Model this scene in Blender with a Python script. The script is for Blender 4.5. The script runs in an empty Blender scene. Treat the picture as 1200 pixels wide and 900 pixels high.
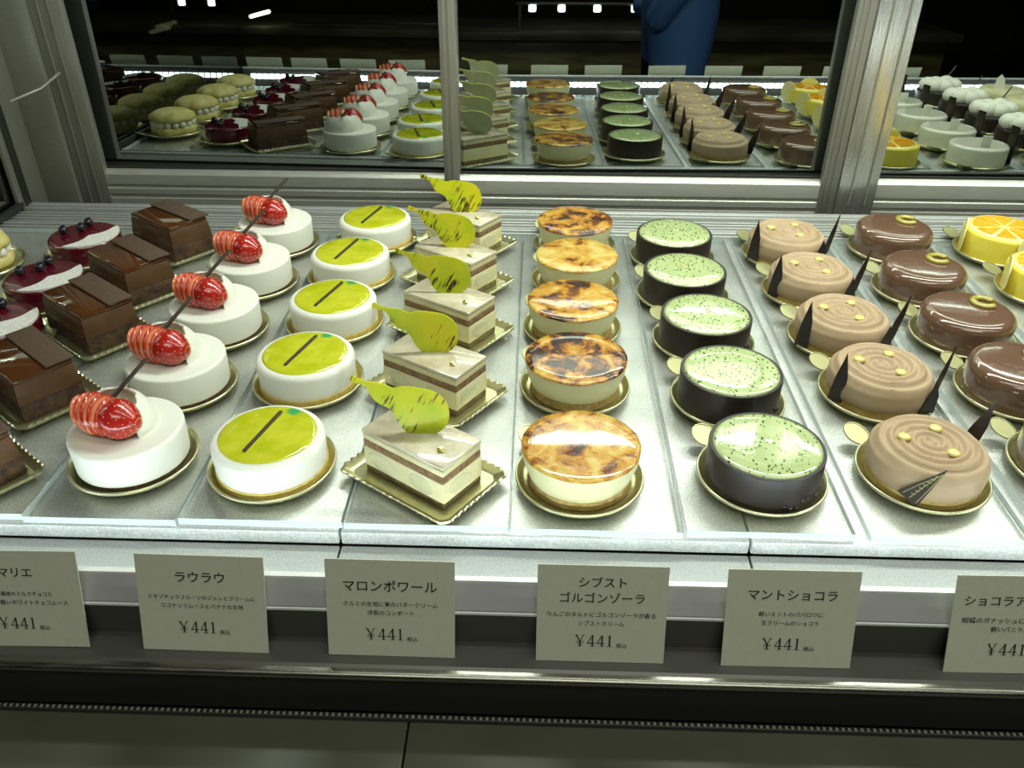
import bpy, bmesh, math, random
from mathutils import Vector, Matrix
random.seed(7)
PI = math.pi
SC = bpy.context.scene
COL = SC.collection

# ------------------------------------------------------------------ camera
CAM_H = 0.35866
PITCH, YAW, ROLL = math.radians(32.9784), math.radians(-1.6268), math.radians(0.2571)
fw = Vector((math.sin(YAW) * math.cos(PITCH), math.cos(YAW) * math.cos(PITCH), -math.sin(PITCH)))
rt0 = Vector((math.cos(YAW), -math.sin(YAW), 0)); up0 = rt0.cross(fw)
rt = math.cos(ROLL) * rt0 + math.sin(ROLL) * up0
up = -math.sin(ROLL) * rt0 + math.cos(ROLL) * up0
cd = bpy.data.cameras.new('camera'); cam = bpy.data.objects.new('camera', cd); COL.objects.link(cam)
M = Matrix((rt, up, -fw)).transposed().to_4x4(); M.translation = (0, 0, CAM_H)
cam.matrix_world = M
cd.sensor_width = 36.0; cd.lens = 984.497 / 1200 * 36.0; cd.clip_start = 0.01
SC.camera = cam

# ------------------------------------------------------------------ world, large lights, exposure
w = bpy.data.worlds.new('world'); SC.world = w; w.use_nodes = True
w.node_tree.nodes['Background'].inputs[0].default_value = (0.9, 1.0, 0.85, 1)
w.node_tree.nodes['Background'].inputs[1].default_value = 0.03
vs = SC.view_settings
vs.view_transform = 'Standard'; vs.look = 'None'; vs.gamma = 1.0; vs.use_curve_mapping = False
vs.exposure = 0.12

def area(name, loc, sx, sy, power, color, rot=(0, 0, 0)):
    l = bpy.data.lights.new(name, 'AREA'); l.shape = 'RECTANGLE'; l.size = sx; l.size_y = sy
    l.energy = power; l.color = color
    o = bpy.data.objects.new(name, l); COL.objects.link(o); o.location = loc; o.rotation_euler = rot
    return o
# lamp strips under the canopy of the case (out of frame, above the cakes)
area('canopy_lamp_light', (0.40, 0.75, 0.62), 1.22, 0.05, 8.2, (0.92, 1.0, 0.88))
area('canopy_lamp_light_front', (0.40, 0.36, 0.58), 1.22, 0.03, 1.7, (0.92, 1.0, 0.88), (math.radians(14), 0, 0))
# shop ceiling lamp in front of the case
area('shop_ceiling_light', (0.3, -0.9, 1.75), 1.6, 0.6, 17.0, (0.96, 1.0, 0.84))

# ------------------------------------------------------------------ material helpers
def mat(name, color=(.8, .8, .8), rough=.5, metal=0., coat=0., coat_rough=.05, spec=.5, trans=0., ior=1.45,
        sss=0., sss_r=(.01, .01, .01), alpha=1., emit=None, estr=0.):
    m = bpy.data.materials.new(name); m.use_nodes = True
    b = m.node_tree.nodes['Principled BSDF']
    b.inputs['Base Color'].default_value = (*color, 1)
    b.inputs['Roughness'].default_value = rough
    b.inputs['Metallic'].default_value = metal
    b.inputs['Coat Weight'].default_value = coat
    b.inputs['Coat Roughness'].default_value = coat_rough
    b.inputs['Specular IOR Level'].default_value = spec
    b.inputs['Transmission Weight'].default_value = trans
    b.inputs['IOR'].default_value = ior
    b.inputs['Alpha'].default_value = alpha
    if sss:
        b.inputs['Subsurface Weight'].default_value = sss
        b.inputs['Subsurface Radius'].default_value = sss_r
        b.inputs['Subsurface Scale'].default_value = 1.0
    if emit:
        b.inputs['Emission Color'].default_value = (*emit, 1); b.inputs['Emission Strength'].default_value = estr
    return m
def N(m, t, **kw):
    n = m.node_tree.nodes.new(t)
    for k, v in kw.items():
        if k in n.inputs.keys(): n.inputs[k].default_value = v
        else: setattr(n, k, v)
    return n
def L(m, a, b): m.node_tree.links.new(a, b)
def bsdf(m): return m.node_tree.nodes['Principled BSDF']
def coords(m, rnd=True, scale=None):
    tc = N(m, 'ShaderNodeTexCoord'); out = tc.outputs['Object']
    if rnd:
        oi = N(m, 'ShaderNodeObjectInfo'); mu = N(m, 'ShaderNodeVectorMath', operation='SCALE'); mu.inputs[0].default_value = (13.1, 37.7, 5.3)
        L(m, oi.outputs['Random'], mu.inputs['Scale'])
        ad = N(m, 'ShaderNodeVectorMath', operation='ADD'); L(m, out, ad.inputs[0]); L(m, mu.outputs[0], ad.inputs[1]); out = ad.outputs[0]
    if scale:
        mp = N(m, 'ShaderNodeMapping'); mp.inputs['Scale'].default_value = scale; L(m, out, mp.inputs[0]); out = mp.outputs[0]
    return out
def noise(m, vec, scale, detail=4., rough=.55, dist=0.):
    n = N(m, 'ShaderNodeTexNoise'); n.inputs['Scale'].default_value = scale; n.inputs['Detail'].default_value = detail
    n.inputs['Roughness'].default_value = rough; n.inputs['Distortion'].default_value = dist; L(m, vec, n.inputs['Vector']); return n.outputs['Fac']
def ramp(m, fac, stops, interp='LINEAR'):
    r = N(m, 'ShaderNodeValToRGB'); e = r.color_ramp.elements; r.color_ramp.interpolation = interp
    while len(e) < len(stops): e.new(.5)
    for i, (p, c) in enumerate(stops): e[i].position = p; e[i].color = (*c, 1) if len(c) == 3 else c
    L(m, fac, r.inputs[0]); return r.outputs[0]
def bump(m, h, dist=.001, strength=.5):
    b = N(m, 'ShaderNodeBump'); b.inputs['Strength'].default_value = strength; b.inputs['Distance'].default_value = dist
    L(m, h, b.inputs['Height']); L(m, b.outputs[0], bsdf(m).inputs['Normal']); 
    return b.outputs[0]
def noisy(name, c1, c2, scale, rough=.5, bmp=0., bdist=.0006, bscale=None, rnd=True, stretch=None, lo=.35, hi=.65, **kw):
    m = mat(name, c1, rough, **kw); v = coords(m, rnd, stretch); f = noise(m, v, scale)
    L(m, ramp(m, f, [(lo, c1), (hi, c2)]), bsdf(m).inputs['Base Color'])
    if bmp: bump(m, noise(m, v, bscale or scale * 2), bdist, bmp)
    return m
def mathn(m, op, a, b=None):
    n = N(m, 'ShaderNodeMath', operation=op)
    for i, x in enumerate((a, b)):
        if x is None: continue
        if isinstance(x, (int, float)): n.inputs[i].default_value = x
        else: L(m, x, n.inputs[i])
    return n.outputs[0]
def mixc(m, fac, a, b):
    n = N(m, 'ShaderNodeMix', data_type='RGBA')
    L(m, fac, n.inputs[0])
    for s, x in ((n.inputs[6], a), (n.inputs[7], b)):
        if isinstance(x, tuple): s.default_value = (*x, 1)
        else: L(m, x, s)
    return n.outputs[2]
def glassy(name, refl, refl_col, trans_col, fres=False, rough=0.0):
    m = bpy.data.materials.new(name); m.use_nodes = True; nt = m.node_tree; nt.nodes.clear()
    out = nt.nodes.new('ShaderNodeOutputMaterial'); mx = nt.nodes.new('ShaderNodeMixShader')
    tr = nt.nodes.new('ShaderNodeBsdfTransparent'); gl = nt.nodes.new('ShaderNodeBsdfGlossy')
    tr.inputs[0].default_value = (*trans_col, 1); gl.inputs[0].default_value = (*refl_col, 1); gl.inputs['Roughness'].default_value = rough
    if fres:
        f = nt.nodes.new('ShaderNodeFresnel'); f.inputs[0].default_value = 1.49
        g = nt.nodes.new('ShaderNodeNewGeometry'); s_ = nt.nodes.new('ShaderNodeMath'); s_.operation = 'SUBTRACT'; s_.inputs[0].default_value = 1.0
        mu = nt.nodes.new('ShaderNodeMath'); mu.operation = 'MULTIPLY'
        nt.links.new(g.outputs['Backfacing'], s_.inputs[1]); nt.links.new(f.outputs[0], mu.inputs[0]); nt.links.new(s_.outputs[0], mu.inputs[1]); nt.links.new(mu.outputs[0], mx.inputs[0])
    else: mx.inputs[0].default_value = refl
    nt.links.new(tr.outputs[0], mx.inputs[1]); nt.links.new(gl.outputs[0], mx.inputs[2]); nt.links.new(mx.outputs[0], out.inputs[0])
    return m

# ------------------------------------------------------------------ mesh helpers (every mesh carries its material)
def finish(me, mats, angle=40, smooth=True):
    for x in (mats if isinstance(mats, (list, tuple)) else [mats]): me.materials.append(x)
    if smooth:
        me.polygons.foreach_set('use_smooth', [True] * len(me.polygons))
        me.set_sharp_from_angle(angle=math.radians(angle))
    me.update(); return me
def from_bm(bm, name, mats, angle=40, smooth=True):
    bmesh.ops.recalc_face_normals(bm, faces=bm.faces)
    me = bpy.data.meshes.new(name); bm.to_mesh(me); bm.free(); return finish(me, mats, angle, smooth)
def lathe_bm(bm, prof, n=40, cx=0, cy=0, sy=1., wob=None):
    rings = []
    for (r, z) in prof:
        if r < 1e-6: rings.append([bm.verts.new((cx, cy, z))])
        else:
            ring = []
            for k in range(n):
                t = 2 * PI * k / n; rr = r * (wob(t, r, z) if wob else 1)
                ring.append(bm.verts.new((cx + rr * math.cos(t), cy + rr * sy * math.sin(t), z)))
            rings.append(ring)
    for a, b in zip(rings, rings[1:]):
        for k in range(n):
            k2 = (k + 1) % n
            if len(a) == 1 and len(b) > 1: bm.faces.new((a[0], b[k], b[k2]))
            elif len(b) == 1 and len(a) > 1: bm.faces.new((a[k], b[0], a[k2]))
            elif len(a) > 1: bm.faces.new((a[k], b[k], b[k2], a[k2]))
def lathe(name, prof, m, n=40, angle=40, **kw):
    bm = bmesh.new(); lathe_bm(bm, prof, n, **kw); return from_bm(bm, name, m, angle)
def rprof(R, z0, z1, rt_=.003, rb=.001, Rb=None, dome=0.):
    Rb = Rb or R; p = [(0, z0)]
    for k in range(4):
        a = k / 3 * PI / 2; p.append((Rb - rb + rb * math.sin(a), z0 + rb - rb * math.cos(a)))
    for k in range(6):
        a = k / 5 * PI / 2; p.append((R - rt_ + rt_ * math.cos(a), z1 - rt_ + rt_ * math.sin(a)))
    for k in (.8, .55, .3, .1): p.append(((R - rt_) * k, z1 + dome * (1 - k * k)))
    p.append((0, z1 + dome)); return p
def box_bm(bm, sx, sy, sz, c=(0, 0, 0), bev=0., seg=2, top=1., rot=None):
    r = bmesh.ops.create_cube(bm, size=1.0); vs_ = r['verts']
    for v in vs_:
        k = top if v.co.z > 0 else 1.
        v.co = Vector((v.co.x * sx * k, v.co.y * sy * k, v.co.z * sz))
    if bev:
        es = list({e for v in vs_ for e in v.link_edges})
        g = bmesh.ops.bevel(bm, geom=es, offset=bev, segments=seg, affect='EDGES', profile=.5)
        vs_ = list({v for f in g['faces'] for v in f.verts} | {v for v in vs_ if v.is_valid})
    for v in vs_:
        if rot: v.co = rot @ v.co
        v.co += Vector(c)
    return vs_
def box(name, sx, sy, sz, m, c=(0, 0, 0), bev=0., top=1., seg=2):
    bm = bmesh.new(); box_bm(bm, sx, sy, sz, c, bev, seg, top); return from_bm(bm, name, m, 35)
def slab(name, pts, th, m, bev=0.):
    """outline in x-z, thickness in y, upright"""
    bm = bmesh.new(); a = [bm.verts.new((x, -th / 2, z)) for x, z in pts]; f = bm.faces.new(a)
    r = bmesh.ops.extrude_face_region(bm, geom=[f])
    for v in r['geom']:
        if isinstance(v, bmesh.types.BMVert): v.co.y += th
    if bev:
        es = [e for e in bm.edges if abs(e.verts[0].co.y - e.verts[1].co.y) < 1e-9]
        bmesh.ops.bevel(bm, geom=es, offset=bev, segments=2, affect='EDGES', profile=.5)
    return from_bm(bm, name, m, 35)
def flat_slab(name, pts, z0, z1, m):
    bm = bmesh.new(); a = [bm.verts.new((x, y, z0)) for x, y in pts]; f = bm.faces.new(a)
    r = bmesh.ops.extrude_face_region(bm, geom=[f])
    for v in r['geom']:
        if isinstance(v, bmesh.types.BMVert): v.co.z = z1
    return from_bm(bm, name, m, 35)
def tube_bm(bm, pts, rads, n=10):
    pts = [Vector(p) for p in pts]; rings = []
    if not isinstance(rads, (list, tuple)): rads = [rads] * len(pts)
    for i, p in enumerate(pts):
        d = (pts[min(i + 1, len(pts) - 1)] - pts[max(i - 1, 0)]).normalized()
        u = d.orthogonal().normalized() if i == 0 else (u - d * u.dot(d)).normalized()
        v = d.cross(u)
        rings.append([bm.verts.new(p + rads[i] * (math.cos(2 * PI * k / n) * u + math.sin(2 * PI * k / n) * v)) for k in range(n)])
    for a, b in zip(rings, rings[1:]):
        for k in range(n): bm.faces.new((a[k], a[(k + 1) % n], b[(k + 1) % n], b[k]))
    bm.faces.new(rings[0][::-1]); bm.faces.new(rings[-1])
def tube(name, pts, r, m, n=10):
    bm = bmesh.new(); tube_bm(bm, pts, r, n); return from_bm(bm, name, m, 45)
def ball_bm(bm, c, s, u=14, v=9, rot=None):
    if not isinstance(s, (list, tuple)): s = (s, s, s)
    r = bmesh.ops.create_uvsphere(bm, u_segments=u, v_segments=v, radius=1.0)
    for w_ in r['verts']:
        w_.co = Vector((w_.co.x * s[0], w_.co.y * s[1], w_.co.z * s[2]))
        if rot: w_.co = rot @ w_.co
        w_.co += Vector(c)
    return r['verts']
def ball(name, c, s, m, u=16, v=10):
    bm = bmesh.new(); ball_bm(bm, c, s, u, v); return from_bm(bm, name, m, 80)
def shell(name, R, th, az0, az1, el0, el1, m, na=22, ne=9, wave=.0):
    bm = bmesh.new(); g = []
    for rad in (R, R - th):
        lay = []
        for i in range(na + 1):
            a = math.radians(az0 + (az1 - az0) * i / na); row = []
            for j in range(ne + 1):
                t = j / ne; lim = el1 * (.72 + .28 * math.sin(PI * i / na)) + wave * math.sin(i * 1.3)
                e = math.radians(el0 + (lim - el0) * t)
                row.append(bm.verts.new((rad * math.cos(e) * math.cos(a), rad * math.cos(e) * math.sin(a), rad * math.sin(e))))
            lay.append(row)
        g.append(lay)
    for l in g:
        for i in range(na):
            for j in range(ne): bm.faces.new((l[i][j], l[i + 1][j], l[i + 1][j + 1], l[i][j + 1]))
    o, q = g
    for i in range(na):
        for j in (0, ne): bm.faces.new((o[i][j], o[i + 1][j], q[i + 1][j], q[i][j]))
    for j in range(ne):
        for i in (0, na): bm.faces.new((o[i][j], o[i][j + 1], q[i][j + 1], q[i][j]))
    return from_bm(bm, name, m, 60)
def extrude_x(name, prof, x0, x1, m, smooth=False):
    """closed y-z profile swept along x"""
    bm = bmesh.new(); a = [bm.verts.new((x0, y, z)) for y, z in prof]; b = [bm.verts.new((x1, y, z)) for y, z in prof]; n = len(prof)
    for k in range(n): bm.faces.new((a[k], a[(k + 1) % n], b[(k + 1) % n], b[k]))
    bm.faces.new(a); bm.faces.new(b[::-1]); return from_bm(bm, name, m, 35, smooth)

# ------------------------------------------------------------------ objects
def link(name, me, parent=None, loc=(0, 0, 0), rot=(0, 0, 0), label=None):
    o = bpy.data.objects.new(name, me); COL.objects.link(o); o.parent = parent; o.location = loc; o.rotation_euler = rot
    if label: o['label'] = label
    return o
def tag(o, label, cat, group=None, kind=None):
    o['label'] = label; o['category'] = cat
    if group: o['group'] = group
    if kind: o['kind'] = kind
    return o
def struct(o): o['kind'] = 'structure'; return o
class P:                                   # one part of a prototype: name, mesh, place, sub-parts
    def __init__(s, name, me, loc=(0, 0, 0), rot=(0, 0, 0), subs=(), label=None, kind=None):
        s.name, s.me, s.loc, s.rot, s.subs, s.label, s.kind = name, me, loc, rot, subs, label, kind
def build(name, parts, loc, rz, label, cat, group=None, props=None):
    e = link(name, None, None, loc, (0, 0, rz)); e.empty_display_size = .02; tag(e, label, cat, group)
    for p in parts:
        o = link(p.name, p.me, e, p.loc, p.rot, p.label)
        if p.kind: o['kind'] = p.kind
        if props:
            for k, v in props.items(): o[k] = v
        for s in p.subs:
            so = link(s.name, s.me, o, s.loc, s.rot, s.label)
            if s.kind: so['kind'] = s.kind
    return e

# ================================================================== MATERIALS
def brushed(name, c, rough, stretch, scale=60, amp=.12, metal=1.):
    m = mat(name, c, rough, metal); v = coords(m, False, stretch); f = noise(m, v, scale, 3)
    a = tuple(x * (1 - amp) for x in c); b = tuple(min(1, x * (1 + amp)) for x in c)
    L(m, ramp(m, f, [(.3, a), (.7, b)]), bsdf(m).inputs['Base Color'])
    L(m, ramp(m, f, [(.3, (rough * .8,) * 3), (.7, (rough * 1.25,) * 3)]), bsdf(m).inputs['Roughness'])
    return m
M_strip = brushed('ribbed_strip_alu', (.50, .51, .49), .38, (1, 30, 30), metal=.45)
M_railb = brushed('door_rail_alu', (.46, .46, .41), .36, (1, 30, 30), metal=.55)
M_steel = brushed('brushed_steel', (.26, .26, .21), .34, (1, 8, 60), metal=.4)
M_alu = brushed('aluminium_extrusion', (.42, .42, .39), .32, (1, 30, 30))
M_post = brushed('polished_post_steel', (.50, .50, .46), .26, (90, 30, .15), metal=.75, amp=.07)
M_alu_v = brushed('aluminium_stile', (.27, .26, .22), .42, (90, 30, .15), metal=.5)
M_deck = mat('deck_steel', (.52, .54, .52), .38, .5)
_v = coords(M_deck, False); _f = noise(M_deck, _v, 700, 5, .7); _g = noise(M_deck, _v, 18, 3)
L(M_deck, ramp(M_deck, mathn(M_deck, 'ADD', mathn(M_deck, 'MULTIPLY', _f, .65), mathn(M_deck, 'MULTIPLY', _g, .35)),
  [(.38, (.40, .405, .39)), (.5, (.54, .545, .525)), (.62, (.70, .705, .69))]), bsdf(M_deck).inputs['Base Color'])
bump(M_deck, _f, .0004, .35)
M_floorwhite = noisy('white_enamel', (.25, .26, .245), (.34, .35, .33), 900, .5, .3, .0003, 300, False)
M_bar = mat('grey_bar_paint', (.40, .385, .40), .32, .1, spec=.5)
M_bar_dark = mat('dark_bar_paint', (.075, .070, .064), .4)
M_edge_bright = mat('bar_highlight_white', (.86, .88, .87), .3, .0)  # plain white, so the bright line on the bar's edges sits in the colour
M_ledge = mat('ledge_paint', (.11, .105, .095), .38, .3)
M_rail = brushed('front_rail_steel', (.30, .29, .25), .30, (1, 30, 30))
M_black = mat('black_gap', (.022, .021, .017), .6)
M_counter = noisy('counter_laminate', (.064, .066, .043), (.084, .085, .058), 14, .42, .12, .0003, 500, False, lo=.3, hi=.7)
M_gasket = mat('gasket_rubber', (.03, .03, .026), .5)
M_bead = mat('gasket_bead', (.42, .41, .34), .3, .2)
M_mirror = glassy('reflective_door_glass', .50, (.88, .96, .92), (.10, .11, .09))
M_sideglass = glassy('reflective_side_glass', .34, (.85, .9, .84), (.16, .17, .14))
M_acrylic = glassy('clear_acrylic', 0, (1, 1, 1), (.985, .99, .982), True, .14)
M_acr_edge = mat('acrylic_edge', (.50, .57, .56), .25, coat=.4)
M_led = mat('led_emitter', (1, 1, 1), .5, emit=(.82, .98, 1.0), estr=27.)
M_gold = noisy('gold_foil_card', (.54, .51, .27), (.64, .61, .35), 200, .30, .15, .0002, 350, metal=.9)
M_gold_rim = mat('gold_rim', (.70, .67, .42), .28, .9)
M_leaf = noisy('gold_leaf', (.95, .78, .3), (1., .9, .5), 300, .25, .5, .0004, 500, metal=1.)
M_card = noisy('card_paper', (.58, .59, .47), (.61, .62, .49), 300, .7)
M_ink = mat('black_ink', (.03, .03, .028), .6)
# cakes
M_white = mat('white_mousse', (.80, .80, .72), .5, sss=.25, sss_r=(.004, .004, .003))
bump(M_white, noise(M_white, coords(M_white), 130, 3), .0004, .25)
M_whitechoc = mat('white_chocolate', (.80, .79, .70), .38, sss=.2, sss_r=(.003, .003, .002))
M_paleyellow = mat('pale_yellow_chocolate', (.76, .68, .30), .3, sss=.3, sss_r=(.004, .004, .002))
M_darksponge = noisy('dark_sponge', (.035, .018, .010), (.10, .055, .028), 300, .8, .8, .001, 400)
M_stick = mat('chocolate_stick', (.05, .033, .024), .45)
M_darkchoc = noisy('dark_chocolate', (.016, .010, .008), (.030, .020, .015), 60, .38, .15, .0004, 90)
M_berry_skin = noisy('strawberry_skin', (.34, .010, .010), (.46, .022, .014), 160, .18, .35, .0006, 420, coat=.6)
M_slice = mat('strawberry_flesh', (.6, .06, .03), .2, coat=.5, sss=.1, sss_r=(.003, .001, .001))
def _slice():
    m = M_slice; tc = N(m, 'ShaderNodeTexCoord'); sp = N(m, 'ShaderNodeSeparateXYZ'); L(m, tc.outputs['Object'], sp.inputs[0])
    y2 = mathn(m, 'POWER', mathn(m, 'DIVIDE', sp.outputs[1], .0143), 2.); z2 = mathn(m, 'POWER', mathn(m, 'DIVIDE', sp.outputs[2], .0143), 2.)
    ax = mathn(m, 'ABSOLUTE', mathn(m, 'DIVIDE', sp.outputs[0], .0023))
    r = mathn(m, 'SQRT', mathn(m, 'ADD', y2, z2))
    L(m, ramp(m, r, [(.50, (.78, .36, .19)), (.82, (.62, .15, .06)), (.94, (.42, .026, .014)), (1., (.34, .012, .009))]), bsdf(m).inputs['Base Color'])
_slice()
M_core = noisy('strawberry_core_flesh', (.62, .17, .07), (.72, .28, .13), 150, .2, .2, .0005, 300, coat=.5)
M_seed = mat('strawberry_seed', (.80, .55, .16), .4)
M_yel_sponge = noisy('yellow_sponge', (.46, .34, .08), (.60, .46, .14), 250, .8, .6, .0008, 350)
M_jelly = mat('passion_jelly', (.58, .60, .014), .07, coat=1., coat_rough=.02)
def _jelly():
    m = M_jelly; tc = N(m, 'ShaderNodeTexCoord'); v = coords(m); f = noise(m, v, 55, 3)
    d = N(m, 'ShaderNodeVectorMath', operation='DISTANCE'); L(m, tc.outputs['Object'], d.inputs[0]); d.inputs[1].default_value = (.0115, .0265, .027)
    fac = mathn(m, 'ADD', mathn(m, 'MULTIPLY', d.outputs['Value'], 80.), mathn(m, 'MULTIPLY', f, .7))
    base = ramp(m, f, [(.35, (.48, .52, .012)), (.65, (.62, .62, .04))])
    g = ramp(m, fac, [(.60, (0, 0, 0)), (1.15 / 1.3, (1, 1, 1))])
    L(m, mixc(m, g, (.07, .40, .11), base), bsdf(m).inputs['Base Color'])
    bump(m, noise(m, v, 62, 2), .0020, .6)
    L(m, m.node_tree.nodes[-1].outputs[0], bsdf(m).inputs['Coat Normal'])
_jelly()
M_glaze_beige = mat('chestnut_glaze', (.54, .47, .33), .18, coat=.9, coat_rough=.06)
_v = coords(M_glaze_beige); bump(M_glaze_beige, noise(M_glaze_beige, _v, 160, 4, .7), .0010, .6)
L(M_glaze_beige, ramp(M_glaze_beige, noise(M_glaze_beige, _v, 60), [(.35, (.46, .39, .26)), (.65, (.62, .56, .42))]), bsdf(M_glaze_beige).inputs['Base Color'])
M_walnut = noisy('walnut_sponge', (.16, .085, .035), (.30, .19, .10), 260, .8, .7, .0008, 350)
M_pearcream = noisy('pear_cream', (.64, .59, .33), (.72, .67, .41), 50, .4, .2, .0005, 90, sss=.15, sss_r=(.003, .003, .002))
M_pearfruit = mat('pear_slice', (.63, .60, .37), .2, coat=.4, sss=.3, sss_r=(.004, .004, .002))
M_basesponge = noisy('brown_base', (.10, .075, .03), (.19, .145, .065), 200, .8, .6, .0008, 350)
M_pear = mat('pear_plaque', (.62, .62, .02), .3, coat=.3)
def _pear():
    m = M_pear; v = coords(m, True, None)
    mp = N(m, 'ShaderNodeMapping'); mp.inputs['Rotation'].default_value = (0, math.radians(62), 0); L(m, v, mp.inputs[0])
    m2 = N(m, 'ShaderNodeMapping'); m2.inputs['Scale'].default_value = (1, 1, 9); L(m, mp.outputs[0], m2.inputs[0])
    f = noise(m, m2.outputs[0], 75, 4, .6); patch = noise(m, v, 42, 2)
    k = mathn(m, 'MULTIPLY', f, patch)
    base = ramp(m, noise(m, v, 30, 2), [(.35, (.44, .55, .015)), (.55, (.62, .62, .02)), (.7, (.70, .58, .02))])
    st = ramp(m, k, [(.300, (1, 1, 1)), (.345, (0, 0, 0))])
    dk = ramp(m, k, [(.31, (.20, .12, .015)), (.38, (.035, .012, .008))])
    L(m, mixc(m, st, dk, base), bsdf(m).inputs['Base Color'])
_pear()
M_pearback = noisy('pear_plaque_back', (.46, .47, .27), (.54, .54, .34), 60, .4)
M_custard = mat('custard_cream', (.74, .70, .42), .4, sss=.25, sss_r=(.004, .004, .002)); bump(M_custard, noise(M_custard, coords(M_custard), 110, 3), .0005, .25)
M_biscuit = noisy('biscuit_base', (.26, .17, .05), (.42, .30, .11), 220, .8, .7, .0008, 300)
M_brulee = mat('burnt_caramel', (.6, .4, .05), .10, coat=.9, coat_rough=.05)
def _brulee():
    m = M_brulee; v = coords(m); at = N(m, 'ShaderNodeAttribute', attribute_type='OBJECT', attribute_name='burn')
    f = noise(m, v, 50, 5, .62, .5); g = noise(m, v, 150, 4, .7)
    k = mathn(m, 'ADD', mathn(m, 'ADD', mathn(m, 'MULTIPLY', mathn(m, 'SUBTRACT', f, .25), 1.55), mathn(m, 'MULTIPLY', g, .22)), at.outputs['Fac'])
    L(m, ramp(m, k, [(.38, (.72, .54, .15)), (.54, (.64, .37, .045)), (.66, (.50, .22, .018)), (.76, (.20, .055, .007)), (.84, (.03, .009, .003))]), bsdf(m).inputs['Base Color'])
    bump(m, mathn(m, 'ADD', f, g), .0030, .7)
_brulee()
M_mint = mat('mint_glaze', (.42, .52, .22), .10, coat=1., coat_rough=.04)
def _mint():
    m = M_mint; v = coords(m)
    def specks(scale, thr, seed):
        vo = N(m, 'ShaderNodeTexVoronoi'); vo.inputs['Scale'].default_value = scale; vo.inputs['Randomness'].default_value = 1.
        mp = N(m, 'ShaderNodeMapping'); mp.inputs['Location'].default_value = (seed, seed, seed); mp.inputs['Rotation'].default_value = (0, 0, seed); mp.inputs['Scale'].default_value = (1, .55, .25); L(m, v, mp.inputs[0])
        L(m, mp.outputs[0], vo.inputs['Vector'])
        pick = mathn(m, 'GREATER_THAN', N(m, 'ShaderNodeSeparateColor').outputs[0], .64)
        sc = m.node_tree.nodes[-2]; L(m, vo.outputs['Color'], sc.inputs[0])
        near = mathn(m, 'LESS_THAN', vo.outputs['Distance'], thr)
        return mathn(m, 'MULTIPLY', near, pick)
    s = mathn(m, 'MAXIMUM', specks(340, .27, .7), specks(520, .31, 2.1))
    base = ramp(m, noise(m, v, 40), [(.35, (.42, .51, .23)), (.65, (.49, .57, .28))])
    L(m, mixc(m, s, base, (.045, .12, .018)), bsdf(m).inputs['Base Color'])
    bump(m, noise(m, v, 240, 2), .0006, .25)
_mint()
M_caramel = noisy('caramel_mousse', (.385, .275, .165), (.43, .31, .19), 70, .55, .15, .0003, 300, sss=.12, sss_r=(.004, .003, .002))
M_carabase = noisy('caramel_sponge', (.30, .20, .055), (.42, .30, .10), 150, .6, .5, .0006, 300)
M_carabean = mat('yellow_jelly_drop', (.70, .58, .18), .06, coat=1., sss=.3, sss_r=(.003, .003, .001))
M_milkglaze = mat('milk_chocolate_glaze', (.145, .080, .050), .13, coat=.9, coat_rough=.06)
bump(M_milkglaze, noise(M_milkglaze, coords(M_milkglaze), 75, 3), .0009, .4)
M_citrus = mat('candied_citrus', (.36, .30, .05), .08, coat=1., sss=.3, sss_r=(.004, .004, .001))
M_yellowmousse = noisy('yellow_mousse', (.76, .62, .055), (.82, .70, .10), 50, .4, .15, .0004, 110, sss=.15, sss_r=(.004, .003, .001))
M_orange = noisy('orange_segment', (.88, .36, .015), (.92, .48, .04), 160, .14, .4, .0006, 260, coat=.8)
M_pith = mat('pale_yellow_glaze', (.86, .74, .22), .2, coat=.6)
M_choccake = noisy('chocolate_mousse', (.078, .038, .015), (.105, .053, .022), 90, .4, .2, .0004, 200)
M_choccrumb = noisy('chocolate_crumb', (.018, .010, .007), (.085, .042, .018), 130, .75, .9, .0014, 240)
M_chocglaze = mat('chocolate_glaze', (.085, .030, .009), .10, coat=.9, coat_rough=.04); bump(M_chocglaze, noise(M_chocglaze, coords(M_chocglaze), 60, 2), .0006, .25)
M_chocplaque = noisy('chocolate_plaque', (.080, .050, .033), (.105, .066, .044), 250, .6, .2, .0003, 500)
M_cassis = noisy('cassis_glaze', (.075, .003, .009), (.11, .006, .015), 70, .18, .2, .0005, 100, coat=.7)
M_sugar = noisy('powdered_sugar', (.60, .58, .54), (.78, .77, .73), 380, .9, .7, .0006, 600)
M_blackberry = noisy('blueberry_skin', (.010, .008, .014), (.022, .018, .030), 120, .22)
M_choux = noisy('choux_pastry', (.60, .50, .13), (.74, .66, .30), 90, .6, .4, .0010, 130)
M_cream = mat('whipped_cream', (.82, .80, .68), .5, sss=.2, sss_r=(.004, .004, .003))
M_ivory = mat('ivory_glaze', (.72, .71, .58), .14, coat=.8)
M_script = mat('gold_script', (.45, .42, .16), .4, .3)

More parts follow.
